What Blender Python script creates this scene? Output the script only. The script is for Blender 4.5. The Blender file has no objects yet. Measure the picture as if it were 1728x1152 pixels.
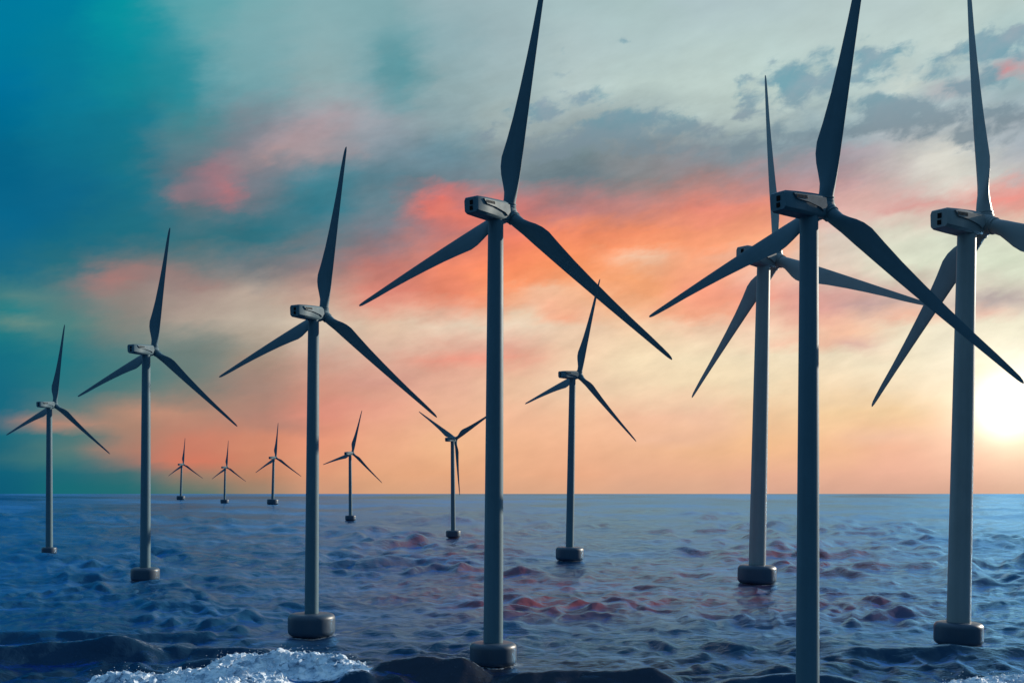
import bpy, bmesh, math, random
import numpy as np
from mathutils import Matrix, Vector
rad = math.radians
S = bpy.context.scene
COL = S.collection

# ------------------------------------------------------------------ camera
FPX, HY, CX, CAM_H = 1853.0, 832.4, 864.0, 20.0          # focal length, horizon and centre for a 1728 x 1152 frame
cam = bpy.data.cameras.new('camera')
cam.sensor_width = 36.0
cam.lens = 36.0 * FPX / 1728.0
cam.shift_y = (HY - 576.0) / 1728.0
cam.clip_start = 1.0
cam.clip_end = 200000.0
camo = bpy.data.objects.new('camera', cam)
COL.objects.link(camo)
camo.location = (0, 0, CAM_H)
camo.rotation_euler = (rad(90), 0, 0)
S.camera = camo
S.view_settings.view_transform = 'Standard'
S.view_settings.look = 'None'
S.view_settings.exposure = 0.0
S.view_settings.gamma = 1.0

# ------------------------------------------------------------------ sun
SUN_AZ, SUN_EL = rad(56), rad(16)                        # azimuth from the view axis (+Y) towards +X
sl = bpy.data.lights.new('sun', 'SUN')
sl.energy = 5.0
sl.angle = rad(0.5)
sl.color = (1.0, 0.9, 0.74)
sun = bpy.data.objects.new('sun', sl)
COL.objects.link(sun)
sd = Vector((math.sin(SUN_AZ) * math.cos(SUN_EL), math.cos(SUN_AZ) * math.cos(SUN_EL), math.sin(SUN_EL)))
sun.rotation_euler = sd.to_track_quat('Z', 'Y').to_euler()


def lin(c):
    if isinstance(c, str):
        c = [int(c[i:i + 2], 16) / 255.0 for i in (0, 2, 4)]
    return np.array([x / 12.92 if x <= 0.04045 else ((x + 0.055) / 1.055) ** 2.4 for x in c])


# ------------------------------------------------------------------ sky: bands of evening cloud by azimuth and elevation
SKY_Y = [0, 72, 144, 200, 250, 300, 350, 400, 450, 500, 550, 600, 650, 700, 750, 800, 833]
SKY = """
007a9e 007d9d 0595a0 55a2aa 78abb0 85adb2 82abb0 98b3b8 9db6ba a6bfc1 a9c2c2 adc2c6 b0c5c7 b5c9c8 b8cbca b9cdc9 b8ccc8
007a9c 067c98 0a8b9c 4aa0aa 80aab0 8aaeb2 80a8ae 8eadb3 9eb5b9 aec3c4 b0c6c6 b5cac8 b8cdca bacdca bccfcb bfd0cb acc8c9
00719a 0a7895 128595 2e8d9b 6fa0a8 90adb0 83a6ad 92acb0 a0b6b8 b4c6c4 b8cbc6 bdcfc9 bdd0c9 b8cdc8 bacbc8 a8c0c2 9ab4b9
006d92 0b7793 14798f 48868f 7e8a94 a0a0a8 9aa0a8 8fa6ab a5b5b3 a2b2b3 98aaac b0c1bd b2c1bd a6b9bb a4b5bb a8b5ba a5b3ba
056588 0c6f8c 187588 5f7f89 7d818b a9999d 7c8f9a 668a98 8b989c 7d9095 8c9499 84929a 7f979f 8f9fac b0b2b5 bcc2c0 a8b2ba
056387 0f6b88 1b7385 5f7480 7a808a 45808f 5a8290 6d828d 768890 6b7f88 858688 9a8585 a88a8d ad959a c5b5b2 d2d3ca c3bfbd
07668a 116a85 1d7084 4f747d 557783 317a8b 68828d c07474 c67a78 b07d7b c0837b e58a78 ea917b dba59f d9b5ad d5b3aa d9988c
0f688a 156a82 246f7e 3b727d 3f7480 637c86 7d7e88 ba7873 ee8268 f89068 f99468 f79d74 f4a67c d9cabd d8dac6 d6dcc8 d8dfc8
156985 2a6f7d 6d7779 757a7b 757b80 907b7b be7a72 ec8769 f98e63 fa9966 f6a474 f3a680 efc0a8 e3cfbd d9dcc6 d9e0c9 d8e1c9
2a7880 567d7f 93847e a8938a b8a698 c29c8c df8877 ea8b6f f99b6b f2ab80 f4aa78 f29a80 ec9f8c dda79c d0aba2 d9c9bb c9bbb0
1d7c82 4a8280 83857e b0a294 c0b3a2 d4c5b0 e0c2a8 e6cdb5 e8d1b8 eccbae f1d0ad f2ceb0 f0cfb4 f3c5a5 eaddc2 ece4cb e9e5cb
156f82 1f7681 4b7a7c 6e7f7a a4907f c9a594 dbb39f dea28e e5a48f f0cfae f3dcb8 f3e0bd f1dfbf f0e0c2 f0e5c8 f2e8cf f6f0dd
166a80 2a757f 447a7b 70807a a08478 cb927f d9a08c e7b299 e9c0a0 efcfaf f2d9b5 f2dab5 f1dcb8 f1d8b5 f0dcbc f3e2c5 f8f0d8
18697e 617b79 a98672 b38875 b08474 dc8f7b e9a78c edb595 efba99 f2c09c efbd9e f0c3a5 f1c9a0 f1cc9e f2cc9e f2d0b0 f8e6c8
146578 4f7a78 a8806f cf7c65 d68a6d e69878 ecac88 f0b98e f2b790 f1b792 f1ba93 f0bb90 f2bd8e f3be93 f1b797 f2c0a5 f3d0b0
0f5f78 1a6876 2f6c72 9a7d6a b98468 dc9a78 e3a67f e6a981 e8ad88 e9ac88 e6ae8d e8b08f e6ae92 e8b094 eab198 e6b098 e8b8a0
0d5a75 186a72 1d6a70 47736c 8d826f c9977a d2a07d d6a282 d8a585 dba888 d8a88c d8a98e d8a790 d5a590 cfa08c cfa08c d2a890
"""
# heaps of blue-grey cloud with torn edges: centre, radii, tilt, density
HEAPS = [
    (1335, 140, 38, 30, -15, 1.0), (1262, 140, 16, 18, 0, .75), (1256, 180, 22, 18, 0, .75), (1292, 178, 18, 10, 0, .7), (1402, 130, 24, 36, 20, .78),
    (1470, 105, 20, 28, 30, .8), (1530, 78, 62, 6, 16, .72), (1450, 135, 40, 12, 0, .62), (1585, 104, 48, 12, 12, .8), (1500, 190, 62, 24, -5, 1.0),
    (1575, 196, 52, 14, 5, .85), (1670, 82, 48, 19, 22, 1.0), (1718, 62, 42, 13, 25, .85), (1640, 158, 64, 11, 10, .75), (1695, 195, 54, 18, 0, .8),
    (1650, 232, 64, 14, -6, .72), (1450, 212, 64, 14, 8, .75), (1380, 228, 60, 18, 0, .65), (1690, 115, 44, 10, 18, .75), (1600, 140, 40, 8, 8, .6),
    (1035, 216, 66, 24, 14, .95), (1078, 200, 36, 20, 0, .85), (1142, 210, 40, 20, -10, .78), (1180, 225, 50, 14, 0, .65), (920, 180, 58, 9, 12, .74),
    (992, 168, 56, 8, 0, .66), (898, 200, 30, 13, 0, .78), (1076, 245, 24, 20, 0, .75), (960, 250, 60, 14, 20, .65), (948, 96, 26, 7, 10, .6), (1046, 70, 14, 10, 0, .62),
    (935, 122, 22, 7, 0, .56), (905, 115, 16, 6, 0, .52), (1150, 143, 20, 5, 0, .45), (1290, 240, 70, 16, 8, .7), (1120, 250, 60, 14, 4, .62), (880, 255, 50, 14, 15, .6), (1560, 230, 60, 10, 0, .6), (820, 222, 40, 9, 14, .62), (1020, 145, 14, 5, 0, .52)]


def heap_px(x, y):
    x = np.asarray(x, float); y = np.asarray(y, float); d = np.zeros(x.shape)
    for (bx, by, rx, ry, an, st) in HEAPS:
        a = rad(-an); u = ((x - bx) * math.cos(a) + (y - by) * math.sin(a)) / rx; v = (-(x - bx) * math.sin(a) + (y - by) * math.cos(a)) / ry
        d = np.maximum(d, st * np.exp(-(u * u + v * v) * .75))
    return d


G = np.array([[lin(c) for c in r.split()] for r in SKY.strip().splitlines()])
GX = np.arange(17) * 108.0
GY = np.array(SKY_Y, float)
# soft clumps of cloud: centre, radii, tilt (degrees, rising to the right), colour, strength
CLUMPS = [
    (245, 35, 70, 50, 0, '0b909d', .5), (300, 125, 55, 60, -30, '1f8997', .75), (345, 25, 55, 40, -30, '64a5ab', .8), (405, 85, 60, 60, 0, '78a8ae', .75),
    (365, 150, 26, 30, 0, '5d9aa3', .5), (100, 330, 90, 60, 20, '0a628a', .5), (200, 390, 90, 30, 10, '1c6c80', .5), (150, 250, 80, 40, 20, '13768d', .4),
    (675, 118, 42, 62, 0, '4a929c', .75), (372, 300, 22, 30, -25, 'cc6d72', .9), (388, 330, 20, 14, -20, 'd86f70', .95), (345, 330, 26, 16, -10, 'b8727a', .75), (330, 300, 40, 9, 15, '9a757f', .6), (300, 328, 14, 12, 0, 'b8757a', .6),
    (400, 285, 60, 22, 30, '86818c', .5), (370, 330, 70, 45, 0, '7b7782', .45), (510, 225, 85, 20, 27, 'b39ba0', .6),
    (460, 262, 60, 10, 24, 'b0928f', .5), (722, 350, 30, 15, 25, 'ec7a70', .8), (750, 330, 34, 13, 20, 'ea766f', .7), (775, 362, 60, 17, -12, 'ee8069', .7), (825, 335, 50, 10, 8, 'd67c74', .6),
    (195, 470, 70, 20, 12, 'ad7a75', .8), (315, 468, 55, 11, -8, 'a97c76', .7), (430, 388, 85, 26, 5, '23707f', .8),
    (540, 318, 55, 22, 20, '3f808f', .6), (35, 500, 45, 14, -15, '5d8683', .7), (40, 548, 50, 11, -14, '7a9284', .6),
    (25, 520, 30, 10, 0, '24848a', .5), (330, 575, 90, 20, -8, '5f7d7b', .5),
    (770, 608, 120, 9, 3, 'ee9c87', .85), (800, 592, 60, 6, 5, 'd8a290', .6), (620, 612, 70, 5, 2, 'd0a18d', .6),
    (640, 640, 60, 14, 0, 'd3988a', .6), (560, 690, 90, 9, 3, 'e09484', .6), (470, 715, 60, 10, -8, 'a87f74', .6),
    (110, 718, 85, 7, -5, 'c28973', .8), (250, 700, 120, 8, 6, 'c38f78', .8), (300, 772, 90, 10, -4, 'de7a60', .8),
    (180, 762, 70, 6, 0, 'a9826f', .5), (60, 770, 80, 10, 0, '4d7b76', .5), (60, 735, 50, 8, 0, '1d6f7c', .5),
    (150, 735, 50, 7, -6, '3a7576', .6), (1080, 436, 52, 15, 0, 'f0caac', .85), (925, 498, 70, 14, 0, 'f0caab', .7),
    (890, 525, 40, 14, 15, 'ead8bc', .8), (935, 522, 40, 12, -10, 'f59a78', .7), (1180, 520, 90, 14, 8, 'f7a27d', .7),
    (1060, 500, 40, 8, 0, 'f39a7c', .5), (1230, 430, 40, 10, 0, 'f0b99c', .6), (960, 355, 90, 10, 10, 'c27d7c', .6),
    (1690, 128, 50, 6, 20, 'd98d90', .95),
    (1700, 108, 40, 9, 20, 'a39fab', .8), (1600, 150, 40, 8, 8, 'b7a5ab', .8), (1380, 215, 60, 20, 0, '7f9aa5', .6),
    (1540, 140, 45, 10, 12, 'cfd8ce', .7), (1590, 270, 60, 28, 0, 'd9d6ca', .8), (1620, 310, 70, 18, -5, 'd8d4c8', .6),
    (1000, 222, 12, 7, 30, 'cfcabd', .8), (960, 250, 60, 14, 20, '6f8790', .7), (1075, 245, 22, 18, 0, '74888f', .7),
    (1290, 255, 90, 18, 8, '7d919b', .6), (1420, 262, 60, 12, 5, 'b79ba0', .6), (1330, 320, 70, 14, 5, 'b08d8f', .6),
    (1700, 325, 60, 16, 10, 'ee9186', .95), (1550, 342, 75, 12, 3, 'd79a94', .85), (1440, 350, 50, 20, 0, 'e1bab0', .5),
    (1450, 515, 90, 14, -3, 'bd9d9c', .8), (1370, 525, 50, 18, 0, 'e59f93', .7), (1490, 543, 95, 8, 7, 'f7ab8d', .9),
    (1680, 505, 60, 8, 4, 'ada0a0', .9), (1668, 524, 45, 5, 8, 'e0b3a3', .8), (1430, 575, 60, 9, -8, 'd8ada2', .9),
    (1340, 580, 60, 8, 2, 'f0bca3', .7), (1420, 585, 60, 5, -6, 'f6b79a', .6), (1380, 470, 60, 8, 0, 'cfc0b3', .5),
    (1510, 738, 90, 12, -3, 'eec0a4', .7), (1150, 735, 90, 12, 5, 'ecbba0', .6), (1100, 655, 70, 8, -5, 'f0c4a6', .5),
]


def sky_px(x, y):
    x = np.asarray(x, float); y = np.asarray(y, float)
    xi = np.clip(x / 108.0, 0, 15.9999); i = xi.astype(int); fx = (xi - i)[..., None]
    j = np.clip(np.searchsorted(GY, y, side='right') - 1, 0, len(GY) - 2)
    fy = np.clip((y - GY[j]) / (GY[j + 1] - GY[j]), 0, 1)[..., None]
    fx = fx * fx * (3 - 2 * fx)
    c = (G[j, i] * (1 - fx) + G[j, i + 1] * fx) * (1 - fy) + (G[j + 1, i] * (1 - fx) + G[j + 1, i + 1] * fx) * fy
    for (bx, by, rx, ry, an, col, st) in CLUMPS:
        a = rad(-an); dx = x - bx; dy = y - by
        u = (dx * math.cos(a) + dy * math.sin(a)) / rx
        v = (-dx * math.sin(a) + dy * math.cos(a)) / ry
        w = (st * np.exp(-(u * u + v * v) ** 1.25 * 0.8))[..., None]
        c = c * (1 - w) + lin(col) * w
    return c


W = bpy.data.worlds.new('World')
W.use_nodes = True
NT = W.node_tree
NT.nodes.clear()


class NB:
    """small helper that writes shader nodes"""
    def __init__(s, nt): s.nt = nt
    def n(s, t, **k):
        o = s.nt.nodes.new(t)
        for a, b in k.items(): setattr(o, a, b)
        return o
    def put(s, sock, v):
        if hasattr(v, 'is_output') or isinstance(v, bpy.types.NodeSocket): s.nt.links.new(v, sock)
        else: sock.default_value = v
    def m(s, op, a, b=None, c=None, clamp=False):
        o = s.n('ShaderNodeMath', operation=op, use_clamp=clamp)
        s.put(o.inputs[0], a)
        if b is not None: s.put(o.inputs[1], b)
        if c is not None: s.put(o.inputs[2], c)
        return o.outputs[0]
    def vm(s, op, a, b=None, out=0):
        o = s.n('ShaderNodeVectorMath', operation=op)
        s.put(o.inputs[0], a)
        if b is not None: s.put(o.inputs[1], b)
        return o.outputs[out]
    def mr(s, v, a, b, c=0.0, d=1.0, smooth=False):
        o = s.n('ShaderNodeMapRange', interpolation_type='SMOOTHSTEP' if smooth else 'LINEAR', clamp=True)
        s.put(o.inputs[0], v)
        for i, q in enumerate((a, b, c, d)): s.put(o.inputs[i + 1], q)
        return o.outputs[0]
    def mix(s, f, a, b, mode='MIX'):
        o = s.n('ShaderNodeMix', data_type='RGBA', blend_type=mode)
        s.put(o.inputs[0], f); s.put(o.inputs[6], a); s.put(o.inputs[7], b)
        return o.outputs[2]
    def noise(s, vec, scale, detail=4.0, rough=.55, dim='3D', dist=0.0):
        o = s.n('ShaderNodeTexNoise', noise_dimensions=dim)
        s.put(o.inputs['Vector'], vec)
        o.inputs['Scale'].default_value = scale; o.inputs['Detail'].default_value = detail
        o.inputs['Roughness'].default_value = rough; o.inputs['Distortion'].default_value = dist
        return o
    def comb(s, x, y, z):
        o = s.n('ShaderNodeCombineXYZ')
        s.put(o.inputs[0], x); s.put(o.inputs[1], y); s.put(o.inputs[2], z)
        return o.outputs[0]
    def sep(s, v):
        o = s.n('ShaderNodeSeparateXYZ'); s.put(o.inputs[0], v); return o.outputs
    def ramp(s, f, stops, interp='LINEAR'):
        o = s.n('ShaderNodeValToRGB'); cr = o.color_ramp; cr.interpolation = interp
        while len(cr.elements) < len(stops): cr.elements.new(0.5)
        for e, (p, c) in zip(cr.elements, stops):
            e.position = p; e.color = tuple(c) + (1.0,) if len(c) == 3 else c
        s.put(o.inputs[0], f)
        return o.outputs[0]


B = NB(NT)
tc = B.n('ShaderNodeTexCoord').outputs['Generated']
dx, dy, dz = B.sep(tc)
hr = B.m('SQRT', B.m('ADD', B.m('MULTIPLY', dx, dx), B.m('MULTIPLY', dy, dy)))
hr = B.m('MAXIMUM', hr, 1e-4)
te0 = B.m('DIVIDE', dz, hr)                               # tangent of the elevation
az0 = B.m('ARCTAN2', dx, dy)                              # azimuth from +Y
# ragged edges: two turbulent offsets, stretched along the horizon
sv = B.comb(az0, B.m('SUBTRACT', B.m('MULTIPLY', te0, 2.3), B.m('MULTIPLY', az0, .5)), 0.0)
wn = B.noise(sv, 14.0, 7.0, .62)
wc = B.vm('SUBTRACT', wn.outputs['Color'], (0.5, 0.5, 0.5))
wx, wy, _ = B.sep(wc)
w2 = B.vm('SUBTRACT', B.noise(sv, 46.0, 5.0, .6).outputs['Color'], (0.5, 0.5, 0.5))
vx, vy, _ = B.sep(w2)
damp = B.mr(te0, 0.0, 0.22, 0.35, 1.0)
az = B.m('ADD', az0, B.m('MULTIPLY', wx, B.m('MULTIPLY', damp, 0.046)))
te = B.m('ADD', te0, B.m('MULTIPLY', wy, B.m('MULTIPLY', damp, 0.026)))
az = B.m('ADD', az, B.m('MULTIPLY', vx, B.m('MULTIPLY', damp, 0.022)))
te = B.m('ADD', te, B.m('MULTIPLY', vy, B.m('MULTIPLY', damp, 0.017)))
KX = 1.0 / 0.56                                          # azimuth span carried by one ramp; two ramps make one band
facl = B.m('MULTIPLY_ADD', az, KX, 0.97, clamp=True)
facr = B.m('MULTIPLY_ADD', az, KX, 0.03, clamp=True)
right = B.m('GREATER_THAN', az, 0.0)
NROW = 46
xl = np.linspace(-60, 864, 32); xr = np.linspace(864, 1788, 32)
rows = np.linspace(838, -26, NROW)
prev = heap = None
for r, y in enumerate(rows):
    tr = (HY - y) / FPX
    gt = bpy.data.node_groups.new('sky_band', 'ShaderNodeTree')      # one band of sky at one elevation
    for nm in ('left', 'right', 'side'): gt.interface.new_socket(nm, in_out='INPUT', socket_type='NodeSocketFloat')
    gt.interface.new_socket('colour', in_out='OUTPUT', socket_type='NodeSocketColor')
    gt.interface.new_socket('heap', in_out='OUTPUT', socket_type='NodeSocketColor')
    gb = NB(gt); gi = gb.n('NodeGroupInput'); go = gb.n('NodeGroupOutput')
    half = []; hh_ = []
    for k, (xs, o_) in enumerate(((xl, .97), (xr, .03))):
        cols = sky_px(np.clip(xs, 0, 1728), np.clip(HY - FPX * tr / np.cos(np.arctan((xs - CX) / FPX)), 0, 833))
        half.append(gb.ramp(gi.outputs[k], [(min(1, max(0, o_ + KX * math.atan((x - CX) / FPX))), c) for x, c in zip(xs, cols)]))
        if y < 330:
            dn = heap_px(xs, HY - FPX * tr / np.cos(np.arctan((xs - CX) / FPX)))
            hh_.append(gb.ramp(gi.outputs[k], [(min(1, max(0, o_ + KX * math.atan((x - CX) / FPX))), (d, d, d)) for x, d in zip(xs, dn)]))
    gt.links.new(gb.mix(gi.outputs[2], half[0], half[1]), go.inputs[0])
    if hh_: gt.links.new(gb.mix(gi.outputs[2], hh_[0], hh_[1]), go.inputs[1])
    else: go.inputs[1].default_value = (0, 0, 0, 1)
    gn = B.n('ShaderNodeGroup', node_tree=gt)
    for k, v in enumerate((facl, facr, right)): B.put(gn.inputs[k], v)
    rc = gn.outputs[0]
    if prev is None: prev = rc
    else:
        step = B.mr(te, (HY - rows[r - 1]) / FPX, tr)
        prev = B.mix(step, prev, rc)
        if y < 330: heap = gn.outputs[1] if heap is None else B.mix(step, heap, gn.outputs[1])
skyc = prev
# fine cloud texture
cn = B.noise(B.comb(az0, B.m('SUBTRACT', B.m('MULTIPLY', te0, 2.2), B.m('MULTIPLY', az0, .5)), 0.3), 20.0, 8.0, .58).outputs['Fac']
cn2 = B.noise(B.comb(az0, B.m('MULTIPLY', te0, 1.6), 1.3), 34.0, 5.0, .6).outputs['Fac']
amt = B.m('MULTIPLY', B.m('MULTIPLY', B.mr(te0, 0.0, 0.16, 0.25, 1.0), B.mr(te0, 0.32, 0.42, 1.0, .3)), B.mr(az0, -0.40, -0.1, 0.15, .8))
tex = B.m('ADD', B.m('MULTIPLY', B.m('SUBTRACT', cn, .5), 0.75), B.m('MULTIPLY', B.m('SUBTRACT', cn2, .5), 0.22))
tex = B.m('ADD', 1.0, B.m('MULTIPLY', tex, amt))
skyc = B.vm('MULTIPLY', skyc, B.comb(tex, tex, tex))
# torn heaps
hv = B.comb(az0, B.m('SUBTRACT', B.m('MULTIPLY', te0, 1.35), B.m('MULTIPLY', az0, .25)), 0.7)
hf = B.noise(hv, 48.0, 8.0, .60, dist=.4).outputs['Fac']
hf2 = B.noise(hv, 22.0, 5.0, .55).outputs['Fac']
cover = B.m('ADD', heap, B.m('ADD', B.m('MULTIPLY', B.m('SUBTRACT', hf, .5), 1.25), B.m('MULTIPLY', B.m('SUBTRACT', hf2, .5), .5)))
cover = B.m('MULTIPLY', B.mr(cover, .15, .62, smooth=True), B.mr(heap, .04, .2, smooth=True))
hcol = B.mix(B.mr(hf2, .35, .65), tuple(lin('659cad')) + (1,), tuple(lin('8fa3b0')) + (1,))
hcol = B.mix(B.mr(te0, .36, .31), hcol, tuple(lin('7b8d97')) + (1,))
skyc = B.mix(B.m('MULTIPLY', cover, .85), skyc, hcol)
# air round the low sun
VS_AZ, VS_TE = math.atan((1697 - CX) / FPX), (HY - 688) / FPX * math.cos(math.atan((1697 - CX) / FPX))
vs = Vector((math.sin(VS_AZ), math.cos(VS_AZ), VS_TE)).normalized()
cosang = B.vm('DOT_PRODUCT', tc, tuple(vs), out=1)
ang = B.m('ARCCOSINE', B.m('MINIMUM', cosang, 0.9999999))
def gauss(a, w):
    q = B.m('DIVIDE', a, w)
    return B.m('EXPONENT', B.m('MULTIPLY', B.m('MULTIPLY', q, q), -1.0))
g1 = B.m('MULTIPLY', gauss(ang, 0.022), 1.1)
g2 = B.m('MULTIPLY', gauss(ang, 0.048), 0.30)
g3 = B.m('MULTIPLY', gauss(ang, 0.11), 0.06)
glow = B.vm('ADD', B.vm('MULTIPLY', B.comb(g1, g1, g1), (1.0, 1.0, .92)),
            B.vm('ADD', B.vm('MULTIPLY', B.comb(g2, g2, g2), (1.0, .82, .48)), B.vm('MULTIPLY', B.comb(g3, g3, g3), (1.0, .8, .52))))
skyc = B.vm('ADD', skyc, glow)
# the rest of the dome: clear blue overhead, dusk behind
nish = B.n('ShaderNodeTexSky', sky_type='NISHITA')
nish.sun_disc = False
nish.sun_elevation = SUN_EL
nish.sun_rotation = SUN_AZ
nish.air_density = 1.4
nish.ozone_density = 3.0
nsk = B.vm('MULTIPLY', nish.outputs[0], (0.05, 0.05, 0.05))
zen = B.ramp(B.mr(te0, 0.3, 2.2), [(0, (.16, .32, .44)), (.25, (.17, .36, .58)), (1, (.20, .40, .66))])
zen = B.vm('ADD', zen, nsk)
back = B.ramp(B.mr(te0, 0.0, 1.2), [(0, (.06, .15, .23)), (.35, (.06, .17, .29)), (1, (.14, .30, .50))])
bmix = B.mr(B.m('ABSOLUTE', az0), 0.9, 1.7, smooth=True)
dome = B.mix(bmix, zen, back)
up = B.mr(te0, 0.46, 0.62, smooth=True)
side = B.mr(B.m('ABSOLUTE', az0), 0.52, 1.25, smooth=True)
out = B.mix(B.m('MAXIMUM', up, side), skyc, dome)
out = B.mix(B.mr(te0, -0.02, -0.004), (.02, .05, .09, 1), out)
bg = B.n('ShaderNodeBackground')
NT.links.new(out, bg.inputs[0])
bg.inputs[1].default_value = 1.0
wo = B.n('ShaderNodeOutputWorld')
NT.links.new(bg.outputs[0], wo.inputs[0])
S.world = W


# ------------------------------------------------------------------ materials
def new_mat(name):
    m = bpy.data.materials.new(name); m.use_nodes = True
    m.node_tree.nodes.clear()
    return m, NB(m.node_tree)


def paint(name, col, rough, spec=.5, dirt=.25, rust=0.0, metal=0.0):
    m, b = new_mat(name)
    co = b.n('ShaderNodeTexCoord').outputs['Object']
    st = b.noise(b.vm('MULTIPLY', co, (30, 30, 1.5)), 1.0, 5.0, .6).outputs['Fac']
    bl = b.noise(co, 9.0, 5.0, .6).outputs['Fac']
    d = b.m('MULTIPLY', b.m('ADD', b.mr(st, .4, .75), b.mr(bl, .45, .75)), dirt)
    c = b.mix(d, tuple(col) + (1,), tuple(np.array(col) * (.5, .5, .5)) + (1,))
    p = b.n('ShaderNodeBsdfPrincipled')
    b.put(p.inputs['Base Color'], c)
    b.put(p.inputs['Roughness'], b.mr(bl, .3, .7, rough - .06, rough + .08))
    p.inputs['Specular IOR Level'].default_value = spec
    p.inputs['Metallic'].default_value = metal
    o = b.n('ShaderNodeOutputMaterial')
    m.node_tree.links.new(p.outputs[0], o.inputs[0])
    return m


M_GREY = paint('slate_shaded_paint', (.078, .158, .20), .58, .3, .2)  # shaded copy of the turbine paint, darkened to keep these towers unlit
M_PALE = paint('pale_sunlit_paint', (.24, .26, .26), .42, .4, .25)  # sunlit copy of the same paint, lightened to brighten the lit edges
M_BASE = paint('steel_float_paint', (.030, .060, .098), .42, .5, .15)
M_DARK = paint('dark_opening', (.004, .005, .006), .7, .1, 0)

# ------------------------------------------------------------------ the wind farm
TURBINES = [  # x, distance, rotor radius, hub height, yaw, rotor turn, cone, hub reach, tilt, lean, base radius / rotor radius, kind, label
    (-153.23, 363.55, 26.748, 49.408, 1.1659, 0.1557, 0.0585, 0.0856, 0.0676, 0.0010, 0.088, 'grey', 'leftmost wind turbine, small and dark against the teal sky'),
    (-83.80, 250.87, 28.146, 52.782, 1.1353, 0.1734, 0.0474, 0.0874, 0.0740, 0.0043, 0.113, 'grey', 'second wind turbine from the left, with three tiny distant turbines to its right'),
    (-28.15, 154.11, 23.403, 45.303, 1.0512, 0.1827, 0.0435, 0.0880, 0.0761, 0.0066, 0.140, 'grey', 'dark wind turbine whose float stands just behind the white breaking foam'),
    (-2.21, 128.04, 27.496, 52.945, 0.9436, 0.2183, 0.0337, 0.0872, 0.0861, 0.0060, 0.099, 'grey', 'tall dark wind turbine at the centre against coral cloud, top blade cut by the frame'),
    (17.14, 327.49, 28.844, 55.351, 0.7078, 0.2720, 0.0701, 0.0912, 0.0707, 0.0165, 0.144, 'grey', 'mid-sized dark wind turbine right of the tall central one, partly crossed by its blade'),
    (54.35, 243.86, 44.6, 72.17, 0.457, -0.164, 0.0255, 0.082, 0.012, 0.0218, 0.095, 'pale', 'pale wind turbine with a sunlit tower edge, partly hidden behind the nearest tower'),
    (26.69, 99.22, 24.992, 45.939, 0.6371, 0.2478, -0.0009, 0.0866, 0.0776, 0.0033, 0.096, 'grey', 'nearest wind turbine, its thick dark tower running off the bottom of the frame'),
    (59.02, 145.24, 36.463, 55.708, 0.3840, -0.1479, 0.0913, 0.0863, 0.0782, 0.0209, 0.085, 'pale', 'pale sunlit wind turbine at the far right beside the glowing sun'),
    (-1058.70, 3509.43, 84.888, 113.186, 1.1095, 0.0404, 0.0899, 0.0862, 0.0910, 0.0266, 0.156, 'grey', 'leftmost of the three tiny turbines close together by the horizon'),
    (-586.54, 2240.96, 54.801, 73.524, 1.0554, 0.0483, 0.0769, 0.0858, 0.0819, 0.0158, 0.154, 'grey', 'middle one of the three tiny turbines close together by the horizon'),
    (-436.64, 2002.69, 63.728, 85.387, 1.0595, 0.0553, 0.0880, 0.0872, 0.0912, 0.0220, 0.161, 'grey', 'rightmost and largest of the three tiny turbines close together by the horizon'),
    (-120.10, 816.67, 32.652, 49.971, 1.0650, 0.2661, 0.0955, 0.0865, 0.0880, -0.0073, 0.121, 'grey', 'small distant turbine with one blade up, standing between two much larger towers'),
    (-26.72, 500.13, 25.905, 44.696, 0.9661, -1.0135, 0.0485, 0.0868, 0.0836, -0.0088, 0.130, 'grey', 'small turbine with one blade hanging straight down, left of the tall central tower'),
]

# ------------------------------------------------------------------ noise in numpy
rng = np.random.RandomState(7)
PERM = rng.permutation(4096)
GA = rng.rand(4096) * 2 * np.pi
GR = np.stack([np.cos(GA), np.sin(GA)], -1)


def perlin(x, y, seed=0):
    xi = np.floor(x).astype(int); yi = np.floor(y).astype(int)
    xf = x - xi; yf = y - yi
    u = xf ** 3 * (xf * (xf * 6 - 15) + 10); v = yf ** 3 * (yf * (yf * 6 - 15) + 10)
    def g(i, j):
        h = PERM[(PERM[(xi + i + seed * 131) & 4095] + yi + j) & 4095]
        return GR[h, 0] * (xf - i) + GR[h, 1] * (yf - j)
    a = g(0, 0) * (1 - u) + g(1, 0) * u
    c = g(0, 1) * (1 - u) + g(1, 1) * u
    return (a * (1 - v) + c * v) * 1.5


def smooth(x, a, b):
    t = np.clip((x - a) / (b - a), 0, 1); return t * t * (3 - 2 * t)


def off_of(y): return FPX * CAM_H / np.maximum(y, 1.0)     # how far below eye level the flat sea lies at that distance


def sea_uv(x, y):
    """coordinates in wave lengths: the sea runs from short chop inshore to long swell offshore"""
    off = off_of(y)
    v = -np.log(10 + .13 * off) / .13 * .1 * 10
    u = x / y * FPX / (125.0 + .16 * off)
    return u, v


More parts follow.
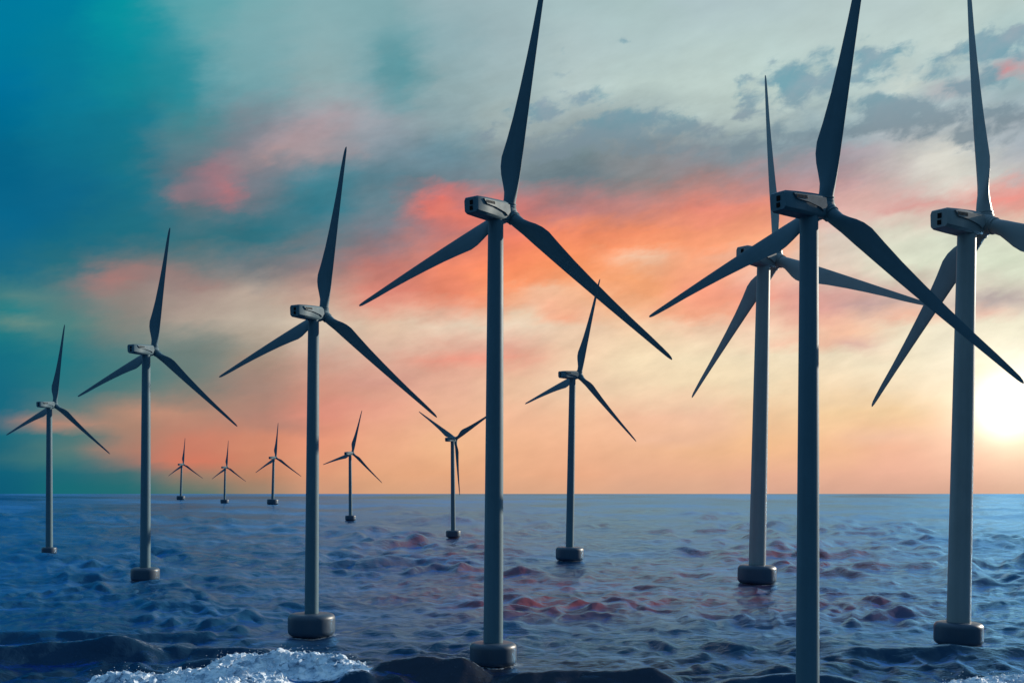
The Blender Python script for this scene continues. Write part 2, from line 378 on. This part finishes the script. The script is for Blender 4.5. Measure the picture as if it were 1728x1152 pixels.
def swell(x, y):
    off = off_of(y)
    u, v = sea_uv(x, y)
    wu = perlin(u * .6, v * .5, 11) * .6; wv = perlin(u * .5 + 9, v * .6, 12) * .5
    a = 1 - 2.2 * np.abs(perlin(u + wu, v + wv, 1))
    b = 1 - 2.2 * np.abs(perlin(u * 2.1 - wv + 5, v * 1.7 + wu, 2))
    c = perlin(u * .45 + wv, v * .6, 3)
    d = perlin(u * 4.3 + wu * 2, v * 3.4, 4)
    e = perlin(u * 9.1 + wv * 3, v * 6.8, 5)
    f = np.maximum(perlin(u * 1.45 + wu, v * 2.1 + wv, 6) - .06, 0) * 2.4
    g = np.maximum(perlin(u * 2.9 - wu, v * 3.8, 7) - .08, 0) * 2.4
    h = .24 * a + .28 * b + .45 * c + .50 * f + .44 * g + .19 * d + .08 * e
    gust = smooth(perlin(u * .42 + 3, v * .55 + wv, 8) + .5 * perlin(u * 1.0, v * 1.3, 9), -.55, .55)
    h = h * (.50 + .95 * gust) + (1 - gust) * .18 * (perlin(u * 5.5, v * 4.2, 10) + .5 * perlin(u * 12.0, v * 8.0, 13))
    A = .36 * (10 + .13 * off) * CAM_H / np.maximum(off, 6.0)
    A = np.minimum(A * smooth(off, 1, 26), 2.6)
    A *= 1 - .35 * smooth(off, 150, 260)
    return h * A


def at(px, py):
    """the point of the sea where a bearing px meets the flat water at depression py"""
    y = FPX * CAM_H / (py - HY); return (px - CX) / FPX * y, y


# breaking waves inshore: (left end, right end, line of the crest, height, front length, back length)
def P(a, b): return at(a, b)
RIDGES = [
    # px0, px1, base py at left, base py at right, height m, front m, back m, seed
    (325, 655, 1140, 1140, 2.2, 4.0, 7.0, 21),
    (590, 840, 1146, 1146, 2.3, 4.5, 7.0, 22),
    (-220, 330, 1125, 1110, 3.0, 5.0, 10.0, 23),
    (120, 520, 1168, 1166, 2.0, 3.5, 6.0, 24),
    (820, 1200, 1156, 1172, 2.3, 5.0, 7.0, 25),
    (1180, 1500, 1165, 1166, 1.6, 4.0, 6.0, 26),
    (1530, 1960, 1172, 1167, 1.3, 3.5, 6.0, 27),
    (1370, 1800, 1118, 1108, 1.6, 4.5, 8.0, 28),
    (-100, 420, 1075, 1085, 1.3, 4.0, 8.0, 29),
    (200, 520, 1108, 1112, 1.3, 3.0, 6.0, 30),
]


def ridge_one(x, y, R):
    px0, px1, p0, p1, hgt, fr, bk, sd = R
    xa, ya = at(px0, p0); xb, yb = at(px1, p1)
    t = (x - xa) / (xb - xa)
    yc = ya + (yb - ya) * t + 1.6 * perlin(x * .11, x * 0 + sd + .5, sd) + .25 * perlin(x * .35, x * 0 + .3, sd + 1)
    env = smooth(t, 0, .22) * (1 - smooth(t, .75, 1)) * (.85 + .35 * perlin(x * .16, x * 0 + .2, sd + 2) + .04 * perlin(x * .8, x * 0 + .7, sd + 3))
    d = y - yc
    prof = np.where(d < 0, np.exp(-(d / fr * 1.7) ** 2), np.exp(-(d / bk * 1.5) ** 2))
    return hgt * env * prof, d, env, t


def height(x, y):
    h = swell(x, y)
    for T_ in TURBINES:                                   # the floats flatten the water round them
        R_ = T_[2] * T_[10]
        h = h * (1 - .85 * np.exp(-(((x - T_[0]) / (2.2 * R_)) ** 2 + ((y - T_[1]) / (5 * R_)) ** 2)))
    near = (y < 185) & (y > 100)
    if near.any():
        xn, yn = x[near], y[near]
        add = np.zeros_like(xn)
        for R in RIDGES:
            add = np.maximum(add, ridge_one(xn, yn, R)[0])
        h = h.copy()
        h[near] = h[near] * (1 - .8 * np.clip(add / 1.3, 0, 1)) + add
    return h


def foam_amount(x, y):
    """how much white water lies on the sea at a point, 0..1"""
    f = np.zeros_like(x)
    for k, lo, hi in ((0, -3.4, .5), (3, -5.5, .4), (6, -4.5, .4)):
        r, d, env, t = ridge_one(x, y, RIDGES[k])
        w = smooth(d, lo - 1.2, lo + .8) * (1 - smooth(d, hi - .3, hi + .9)) * smooth(env, .12, .5)
        f = np.maximum(f, w)
    n = perlin(x * .30, y * .4, 41) + .7 * perlin(x * .9, y * 1.0, 42) + .5 * perlin(x * 2.3, y * 2.4, 43) + .3 * perlin(x * 5.1, y * 5.3, 44)
    return np.clip(f * 1.3 + n * .75 * f ** .5 - .2, 0, 1)


def link_mesh(name, verts, faces, mat, smooth_=True, parent=None):
    me = bpy.data.meshes.new(name)
    verts = np.asarray(verts, np.float32)
    me.vertices.add(len(verts)); me.vertices.foreach_set('co', verts.ravel())
    faces = np.asarray(faces, np.int32)
    me.loops.add(faces.size); me.loops.foreach_set('vertex_index', faces.ravel())
    me.polygons.add(len(faces))
    me.polygons.foreach_set('loop_start', np.arange(len(faces), dtype=np.int32) * faces.shape[1])
    me.polygons.foreach_set('use_smooth', np.full(len(faces), smooth_))
    me.update(calc_edges=True); me.validate()
    me.materials.append(mat)
    o = bpy.data.objects.new(name, me)
    COL.objects.link(o)
    if parent: o.parent = parent
    return o


def grid_faces(nr, nc):
    i = np.arange(nr - 1)[:, None] * nc + np.arange(nc - 1)[None]
    return np.stack([i, i + 1, i + nc + 1, i + nc], -1).reshape(-1, 4)


# ------------------------------------------------------------------ sea
m, b = new_mat('sea_water')
uvn = b.n('ShaderNodeAttribute', attribute_name='wave_uv').outputs['Vector']
n1 = b.noise(b.vm('MULTIPLY', uvn, (.8, 1.3, 1.0)), 7.0, 6.0, .62, dist=.4).outputs['Fac']
bp = b.n('ShaderNodeBump')
b.put(bp.inputs['Height'], n1)
bp.inputs['Strength'].default_value = .34
geo = b.n('ShaderNodeNewGeometry')
pos = geo.outputs['Position']
dist = b.vm('LENGTH', pos, out=1)
b.put(bp.inputs['Distance'], b.mr(dist, 100, 1500, .9, 9.0))
fr = b.n('ShaderNodeFresnel'); fr.inputs['IOR'].default_value = 1.33
m.node_tree.links.new(bp.outputs[0], fr.inputs['Normal'])
dif = b.n('ShaderNodeBsdfDiffuse'); gl = b.n('ShaderNodeBsdfGlossy')
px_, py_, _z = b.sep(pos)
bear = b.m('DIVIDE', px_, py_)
coral_tint = b.m('MULTIPLY', b.m('MULTIPLY', b.mr(bear, -.20, -.02, smooth=True), b.mr(bear, .46, .30, smooth=True)), b.mr(py_, 150, 210, smooth=True))  # coral sky reflection painted into the water colour, in a central wedge
coral_tint = b.m('MULTIPLY', coral_tint, b.mr(b.noise(b.vm('MULTIPLY', uvn, (.4, .5, 1)), 1.0, 2.0).outputs['Fac'], .34, .5))
deep = b.mix(b.mr(py_, 118, 180, smooth=True), (.007, .022, .044, 1), (.011, .060, .124, 1))
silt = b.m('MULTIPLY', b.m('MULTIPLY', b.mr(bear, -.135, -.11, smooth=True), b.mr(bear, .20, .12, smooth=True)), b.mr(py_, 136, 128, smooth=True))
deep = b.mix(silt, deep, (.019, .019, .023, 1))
b.put(dif.inputs[0], b.mix(coral_tint, deep, (.19, .045, .045, 1)))
gl.inputs[0].default_value = (.20, .505, .92, 1)
b.put(gl.inputs['Roughness'], b.mr(b.noise(b.vm('MULTIPLY', uvn, (.5, 1.6, 1)), 1.0, 4.0, .6).outputs['Fac'], .35, .65, .07, .26))
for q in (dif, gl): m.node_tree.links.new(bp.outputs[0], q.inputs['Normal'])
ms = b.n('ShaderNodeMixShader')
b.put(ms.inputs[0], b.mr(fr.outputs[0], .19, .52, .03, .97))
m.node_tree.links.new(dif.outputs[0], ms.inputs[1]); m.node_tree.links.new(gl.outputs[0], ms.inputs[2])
lace = b.n('ShaderNodeAttribute', attribute_name='lace').outputs['Fac']
l1 = b.m('ABSOLUTE', b.m('SUBTRACT', b.noise(b.vm('MULTIPLY', pos, (.7, .55, .7)), 1.0, 5.0, .6, dist=1.2).outputs['Fac'], .5))
l2 = b.noise(pos, 2.2, 4.0, .6).outputs['Fac']
cov = b.m('SUBTRACT', b.m('ADD', lace, b.m('MULTIPLY', b.m('SUBTRACT', l2, .5), .7)), b.m('MULTIPLY', l1, 6.0))
wd = b.n('ShaderNodeBsdfDiffuse'); wd.inputs[0].default_value = (.62, .72, .82, 1)
ms2 = b.n('ShaderNodeMixShader')
b.put(ms2.inputs[0], b.mr(cov, .05, .6, 0, .85))
m.node_tree.links.new(ms.outputs[0], ms2.inputs[1]); m.node_tree.links.new(wd.outputs[0], ms2.inputs[2])
o = b.n('ShaderNodeOutputMaterial'); m.node_tree.links.new(ms2.outputs[0], o.inputs[0])
M_SEA = m

offs = np.concatenate([[7000, 3000, 1500, 900, 700, 560, 470, 420, 395], np.arange(380, 262, -.42), np.arange(262, 40, -.55), np.arange(40, 4, -.4),
                       np.array([3.6, 3.0, 2.4, 1.9, 1.5, 1.2, .9, .6, .4])])
yy = FPX * CAM_H / offs
tans = np.concatenate([[-12, -6, -3, -2, -1.5, -1.1, -.85, -.7, -.62], np.linspace(-.56, .56, 1150), [.62, .7, .85, 1.1, 1.5, 2, 3, 6, 12]])
YY, TT = np.meshgrid(yy, tans, indexing='ij')
XX = TT * YY
ZZ = height(XX, YY)
edge = (1 - smooth(np.abs(TT), .56, .62)) * (1 - smooth(off_of(YY), 385, 410))
ZZ = ZZ * edge
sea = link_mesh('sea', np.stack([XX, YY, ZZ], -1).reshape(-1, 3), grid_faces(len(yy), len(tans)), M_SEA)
U, V = sea_uv(XX, YY)
at_ = sea.data.attributes.new('wave_uv', 'FLOAT_VECTOR', 'POINT')
at_.data.foreach_set('vector', np.stack([U, V, 0 * U], -1).astype(np.float32).ravel())
LC = np.zeros_like(XX)
nearm = (YY < 175) & (YY > 100)
xn, yn = XX[nearm], YY[nearm]
lc = np.zeros_like(xn)
for k_, lo_, hi_, st_ in ((0, -7, 3.5, 1.0), (3, -6, 2.5, .9), (6, -6, 3, .8), (1, -1.0, 2.2, .45), (2, -1, 2.5, .35), (5, -1, 2, .4), (9, -1, 2, .45)):
    r_, d_, e_, t_ = ridge_one(xn, yn, RIDGES[k_])
    lc = np.maximum(lc, st_ * smooth(d_, lo_, lo_ + 3.0) * (1 - smooth(d_, hi_ - 2.0, hi_)) * smooth(e_, .02, .4))
LC[nearm] = lc
for T_ in TURBINES:                                       # wash round the floats
    R_ = T_[2] * T_[10]
    q_ = np.sqrt((XX - T_[0]) ** 2 + ((YY - T_[1])) ** 2) / R_
    LC = np.maximum(LC, .42 * (1 - smooth(q_, 1.0, 1.5)))
a2_ = sea.data.attributes.new('lace', 'FLOAT', 'POINT')
a2_.data.foreach_set('value', LC.astype(np.float32).ravel())
sea['kind'] = 'structure'

# ------------------------------------------------------------------ white water of the breaking waves
m, b = new_mat('white_water')
co = b.n('ShaderNodeNewGeometry').outputs['Position']
fn = b.noise(co, .55, 7.0, .66).outputs['Fac']
p = b.n('ShaderNodeBsdfPrincipled')
b.put(p.inputs['Base Color'], b.ramp(fn, [(.34, (.16, .27, .40)), (.46, (.60, .72, .84)), (.60, (.88, .92, .96))]))
p.inputs['Roughness'].default_value = .55
bp = b.n('ShaderNodeBump'); b.put(bp.inputs['Height'], b.noise(co, 2.6, 7.0, .7).outputs['Fac'])
bp.inputs['Strength'].default_value = .5; bp.inputs['Distance'].default_value = .25
m.node_tree.links.new(bp.outputs[0], p.inputs['Normal'])
o = b.n('ShaderNodeOutputMaterial'); m.node_tree.links.new(p.outputs[0], o.inputs[0])
M_FOAM = m


def make_foam(name, k, label, seed):
    R = RIDGES[k]
    xa, ya = at(R[0], R[2]); xb, yb = at(R[1], R[3])
    x = np.arange(xa - 1, xb + 1, .07); y = np.arange(min(ya, yb) - 8.5, max(ya, yb) + 4, .07)
    Y, X = np.meshgrid(y, x, indexing='ij')
    f = foam_amount(X, Y)
    n = (perlin(X * .9, Y * .9, seed) * .5 + perlin(X * 2.1, Y * 2.1, seed + 1) * .32 + perlin(X * 4.7, Y * 4.7, seed + 2) * .12)
    fine = .16 * perlin(X * 2.9, Y * 2.9, seed + 8) + .10 * perlin(X * 5.3, Y * 5.3, seed + 9)
    bub = np.abs(perlin(X * 1.5, Y * 1.5, seed + 3)) + .5 * np.abs(perlin(X * 3.4, Y * 3.4, seed + 4))
    Z = height(X, Y) + np.where(f > .04, f * (.20 + .36 * n + .34 * bub + .8 * fine), -.3)
    Xd = X + perlin(X * 1.7, Y * 1.7, seed + 6) * .5 * f
    Yd = Y + perlin(X * 1.7 + 7, Y * 1.7, seed + 7) * .5 * f
    F = grid_faces(len(y), len(x))
    keep = (f.ravel()[F] > .05).any(1)
    F = F[keep]
    used, inv = np.unique(F, return_inverse=True)
    V_ = np.stack([Xd, Yd, Z], -1).reshape(-1, 3)[used]
    F = inv.reshape(-1, 4)
    o = link_mesh(name, V_, F, M_FOAM)
    # spray: drops thrown up along the crest
    bm = bmesh.new(); bm.from_mesh(o.data)
    rr = random.Random(seed)
    top = V_[V_[:, 2] > np.percentile(V_[:, 2], 45)]
    for i in range(260):
        c = top[rr.randrange(len(top))]
        s = rr.choice((.02, .025, .03, .04, .05))
        bmesh.ops.create_icosphere(bm, subdivisions=1, radius=s, matrix=Matrix.Translation((c[0] + rr.gauss(0, .5), c[1] + rr.gauss(0, .4), c[2] + abs(rr.gauss(.1, .35)))))
    for q in bm.faces: q.smooth = True
    bm.to_mesh(o.data); bm.free()
    o['kind'] = 'stuff'; o['label'] = label; o['category'] = 'foam'
    return o


make_foam('breaking_foam', 0, 'white foam of the breaking wave rolling in front of the third big turbine from the left', 51)
make_foam('breaking_foam', 3, 'lower fringe of white foam along the bottom edge at the left', 61)
make_foam('breaking_foam', 6, 'white foam at the bottom right corner below the sunlit turbine', 71)

# ------------------------------------------------------------------ turbines (built once with a rotor radius of 1, then copied)


def bm_obj(name, bm, mat, parent=None, smooth_angle=35):
    me = bpy.data.meshes.new(name)
    bmesh.ops.recalc_face_normals(bm, faces=bm.faces)
    for f in bm.faces: f.smooth = True
    bm.to_mesh(me); bm.free()
    me.materials.append(mat)
    try: me.set_sharp_from_angle(angle=rad(smooth_angle))
    except Exception: pass
    o = bpy.data.objects.new(name, me)
    return o


def loft(bm, rings, cap=True):
    vs = [[bm.verts.new(p) for p in r] for r in rings]
    n = len(rings[0])
    for a, c in zip(vs, vs[1:]):
        for i in range(n):
            bm.faces.new((a[i], a[(i + 1) % n], c[(i + 1) % n], c[i]))
    if cap:
        bm.faces.new(list(reversed(vs[0]))); bm.faces.new(vs[-1])
    return vs


def lathe_z(bm, prof, n=48):
    loft(bm, [[(r * math.cos(2 * math.pi * i / n), r * math.sin(2 * math.pi * i / n), z) for i in range(n)] for r, z in prof])


def box(bm, x0, x1, y0, y1, z0, z1):
    loft(bm, [[(x0, y0, z0), (x1, y0, z0), (x1, y1, z0), (x0, y1, z0)], [(x0, y0, z1), (x1, y0, z1), (x1, y1, z1), (x0, y1, z1)]])


def tower_mesh():
    bm = bmesh.new()
    pr = [(.0415 - (.0415 - .0325) * (t ** 1.25), t) for t in np.linspace(0, 1, 25)]
    lathe_z(bm, pr, 64)
    return bm


def base_mesh():                                          # radius 1, stands from z = -0.12 to z = 0.9
    bm = bmesh.new()
    pr = [(.50, -.16), (.70, -.02)]
    for a in np.linspace(-80, 0, 9): pr.append((.76 + .24 * math.cos(rad(a)), .26 + .24 * math.sin(rad(a))))
    for a in np.linspace(0, 90, 9): pr.append((.78 + .22 * math.cos(rad(a)), .76 + .22 * math.sin(rad(a))))
    pr.append((.42, .99))
    lathe_z(bm, pr, 72)
    return bm


# nacelle stations: x, half width at top / middle / bottom, z top, z shoulder, z belly side, z bottom
ST = [(-.172, .026, .033, .024, .033, .022, -.018, -.027),
      (-.165, .030, .0365, .027, .037, .026, -.021, -.031),
      (-.10, .031, .038, .029, .039, .027, -.026, -.036),
      (-.02, .031, .038, .031, .0395, .028, -.031, -.041),
      (.03, .030, .037, .031, .039, .027, -.034, -.043),
      (.052, .026, .034, .027, .036, .024, -.031, -.040),
      (.060, .020, .029, .021, .031, .020, -.026, -.035)]


def nacelle_mesh():
    bm = bmesh.new()
    rings = []
    for x, wt, wm, wb, zt, zs, zl, zb in ST:
        rings.append([(x, -wt, zt), (x, -wt - .003, zt - .002), (x, -wm, zs), (x, -wm, zl), (x, -wb - .003, zb + .003), (x, -wb, zb),
                      (x, wb, zb), (x, wb + .003, zb + .003), (x, wm, zl), (x, wm, zs), (x, wt + .003, zt - .002), (x, wt, zt)])
    loft(bm, rings)
    return bm


def side_panel_mesh(s):                                   # raised cooling fairing that sweeps down to the front
    bm = bmesh.new()
    y0, y1 = s * .034, s * .0435
    out_ = [(-.135, .029), (.046, .026), (.050, -.004), (.030, -.024), (.012, -.012), (-.055, .003), (-.118, .010)]
    loft(bm, [[(x, y0, z) for x, z in out_], [(x * .985 - .001, y1, z * .97) for x, z in out_]])
    return bm


def louvre_mesh(s):
    bm = bmesh.new()
    for i in range(8):
        x = -.122 + i * .0078
        loft(bm, [[(x, s * .0425, .0245), (x + .0042, s * .0425, .0245), (x + .0062, s * .0425, .0125), (x + .002, s * .0425, .0125)],
                  [(x, s * .0442, .0245), (x + .0042, s * .0442, .0245), (x + .0062, s * .0442, .0125), (x + .002, s * .0442, .0125)]])
    return bm


def groove_mesh(s):                                       # shadow gap under the fairing
    bm = bmesh.new()
    out_ = [(-.128, .0085), (-.118, .0095), (-.055, .0025), (.008, -.012), (.022, -.024), (.008, -.021), (-.055, -.008), (-.112, .002)]
    loft(bm, [[(x, s * .036, z) for x, z in out_], [(x, s * .0388, z) for x, z in out_]])
    return bm


def vent_mesh(k):
    bm = bmesh.new()
    z0, z1 = ((.004, .022), (-.018, -.002))[k]
    dy = (-.004, -.002)[k]
    box(bm, -.1742, -.168, dy - .0075, dy + .0075, z0, z1)
    return bm


def hub_mesh():
    bm = bmesh.new()
    n = 40
    pr = [(-.034, .020), (-.030, .031), (-.026, .034), (-.012, .0385), (.004, .0395), (.016, .037), (.026, .031), (.033, .022), (.037, .011), (.038, .002)]
    loft(bm, [[(x, r * math.cos(2 * math.pi * i / n), r * math.sin(2 * math.pi * i / n)) for i in range(n)] for x, r in pr])
    return bm


BL = [  # span, chord, lead offset, thickness, twist (deg), roundness
    (.034, .054, .027, 1.0, 22, 1), (.06, .054, .027, 1.0, 22, 1), (.085, .058, .028, .88, 21, .8), (.12, .071, .0285, .62, 20, .45), (.155, .085, .029, .45, 18.5, .2),
    (.19, .094, .029, .36, 17, .05), (.23, .0955, .028, .30, 15.5, 0), (.30, .083, .0265, .26, 13.5, 0), (.40, .068, .0240, .23, 11.5, 0), (.52, .0545, .0205, .21, 10, 0),
    (.64, .043, .0168, .19, 9, 0), (.76, .033, .0128, .18, 8, 0), (.87, .0262, .0092, .17, 7.5, 0), (.94, .0205, .0070, .16, 7, 0), (.975, .0165, .0055, .16, 7, 0),
    (.992, .0110, .0035, .16, 7, 0), (1.0, .0040, .0012, .2, 7, 0)]


def blade_mesh(mir):
    bm = bmesh.new()
    n = 28
    rings = []
    sgn = -1 if mir else 1
    for r, c, lead, th, tw, rd in BL:
        ring = []
        for i in range(n):
            a = 2 * math.pi * i / n
            cx_ = .5 - .5 * math.cos(a)                   # 0 at the leading edge, 1 at the trailing edge
            yt = .5 * math.sin(a)
            q = max(0.0, cx_)
            nb = th * 2.6 * (0.2969 * math.sqrt(q) - .126 * q - .3516 * q * q + .2843 * q ** 3 - .1015 * q ** 4)
            air = nb * (1 if yt >= 0 else -.8)
            hgt = rd * yt * th + (1 - rd) * air
            t = -lead + cx_ * c                           # along the chord, towards the trailing edge
            ax = hgt * c
            b_ = rad(tw)
            y = t * math.cos(b_) + ax * math.sin(b_)
            x = -t * math.sin(b_) + ax * math.cos(b_)
            x += .018 * r * r                             # the blade bows a little into the wind
            ring.append((x, sgn * y, r))
        rings.append(ring)
    loft(bm, rings)
    return bm


def collar_mesh():
    bm = bmesh.new()
    lathe_z(bm, [(.020, .018), (.0315, .020), (.0322, .030), (.0295, .032), (.0295, .036), (.0312, .038), (.0312, .042), (.024, .0435)], 36)
    return bm


def make_turbine(mat, mir):
    """one wind turbine of unit rotor radius: an Empty with its parts; returns the empty and the parts by role"""
    root = bpy.data.objects.new('wind_turbine', None)
    root.empty_display_size = .2
    parts = {'tower': bm_obj('tower', tower_mesh(), mat), 'base': bm_obj('floating_base', base_mesh(), M_BASE),
             'nacelle': bm_obj('nacelle', nacelle_mesh(), mat), 'hub': bm_obj('rotor_hub', hub_mesh(), mat),
             'blades': [bm_obj('blade', blade_mesh(mir), mat, smooth_angle=60)]}
    bmsh = parts['blades'][0].data
    for k in range(2): parts['blades'].append(bpy.data.objects.new('blade', bmsh))
    cm = bm_obj('pitch_collar', collar_mesh(), mat)
    subs = {'nacelle': [bm_obj('rear_vent', vent_mesh(0), M_DARK), bm_obj('rear_vent', vent_mesh(1), M_DARK),
                        bm_obj('side_fairing', side_panel_mesh(-1), mat), bm_obj('side_fairing', side_panel_mesh(1), mat),
                        bm_obj('louvre', louvre_mesh(-1), M_DARK), bm_obj('louvre', louvre_mesh(1), M_DARK),
                        ], 'collar': [cm, cm.copy(), cm.copy()]}
    return root, parts, subs


def flatten(parts, subs):
    L = [(parts[k], None) for k in ('tower', 'base', 'nacelle', 'hub')] + [(q, None) for q in parts['blades']]
    L += [(q, parts['nacelle']) for q in subs['nacelle']] + [(q, bl) for q, bl in zip(subs['collar'], parts['blades'])]
    return L


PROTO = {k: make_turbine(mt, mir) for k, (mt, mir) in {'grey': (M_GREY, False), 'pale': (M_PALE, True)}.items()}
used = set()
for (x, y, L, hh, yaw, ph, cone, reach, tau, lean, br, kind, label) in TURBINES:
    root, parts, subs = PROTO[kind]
    objs = flatten(parts, subs)
    if kind in used:
        m_ = {}
        nr = root.copy(); COL.objects.link(nr)
        new = []
        for q, par in objs:
            c = q.copy(); COL.objects.link(c); m_[q] = c
            c.parent = m_[par] if par else nr
            new.append(c)
        root = nr
        tower, base, nac, hub, bl = new[0], new[1], new[2], new[3], new[4:7]
        pairs = [(m_[q], m_[par]) for q, par in objs if par]
    else:
        used.add(kind)
        COL.objects.link(root)
        for q, par in objs:
            COL.objects.link(q); q.parent = par if par else root
        tower, base, nac, hub, bl = parts['tower'], parts['base'], parts['nacelle'], parts['hub'], parts['blades']
    root['label'] = label; root['category'] = 'wind turbine'; root['group'] = 'wind turbines standing in the sea'
    root.location = (x, y, 0.0)
    root.rotation_euler = (0, math.atan(lean), 0)
    root.scale = (L, L, L)
    h = hh / L
    tower.scale = (1, 1, h - .030 - .5 * br)
    tower.location = (0, 0, .5 * br)
    base.scale = (br, br, br)
    Rn = Matrix.Rotation(yaw, 4, 'Z') @ Matrix.Rotation(-tau, 4, 'Y')
    T0 = Matrix.Translation((0, 0, h))
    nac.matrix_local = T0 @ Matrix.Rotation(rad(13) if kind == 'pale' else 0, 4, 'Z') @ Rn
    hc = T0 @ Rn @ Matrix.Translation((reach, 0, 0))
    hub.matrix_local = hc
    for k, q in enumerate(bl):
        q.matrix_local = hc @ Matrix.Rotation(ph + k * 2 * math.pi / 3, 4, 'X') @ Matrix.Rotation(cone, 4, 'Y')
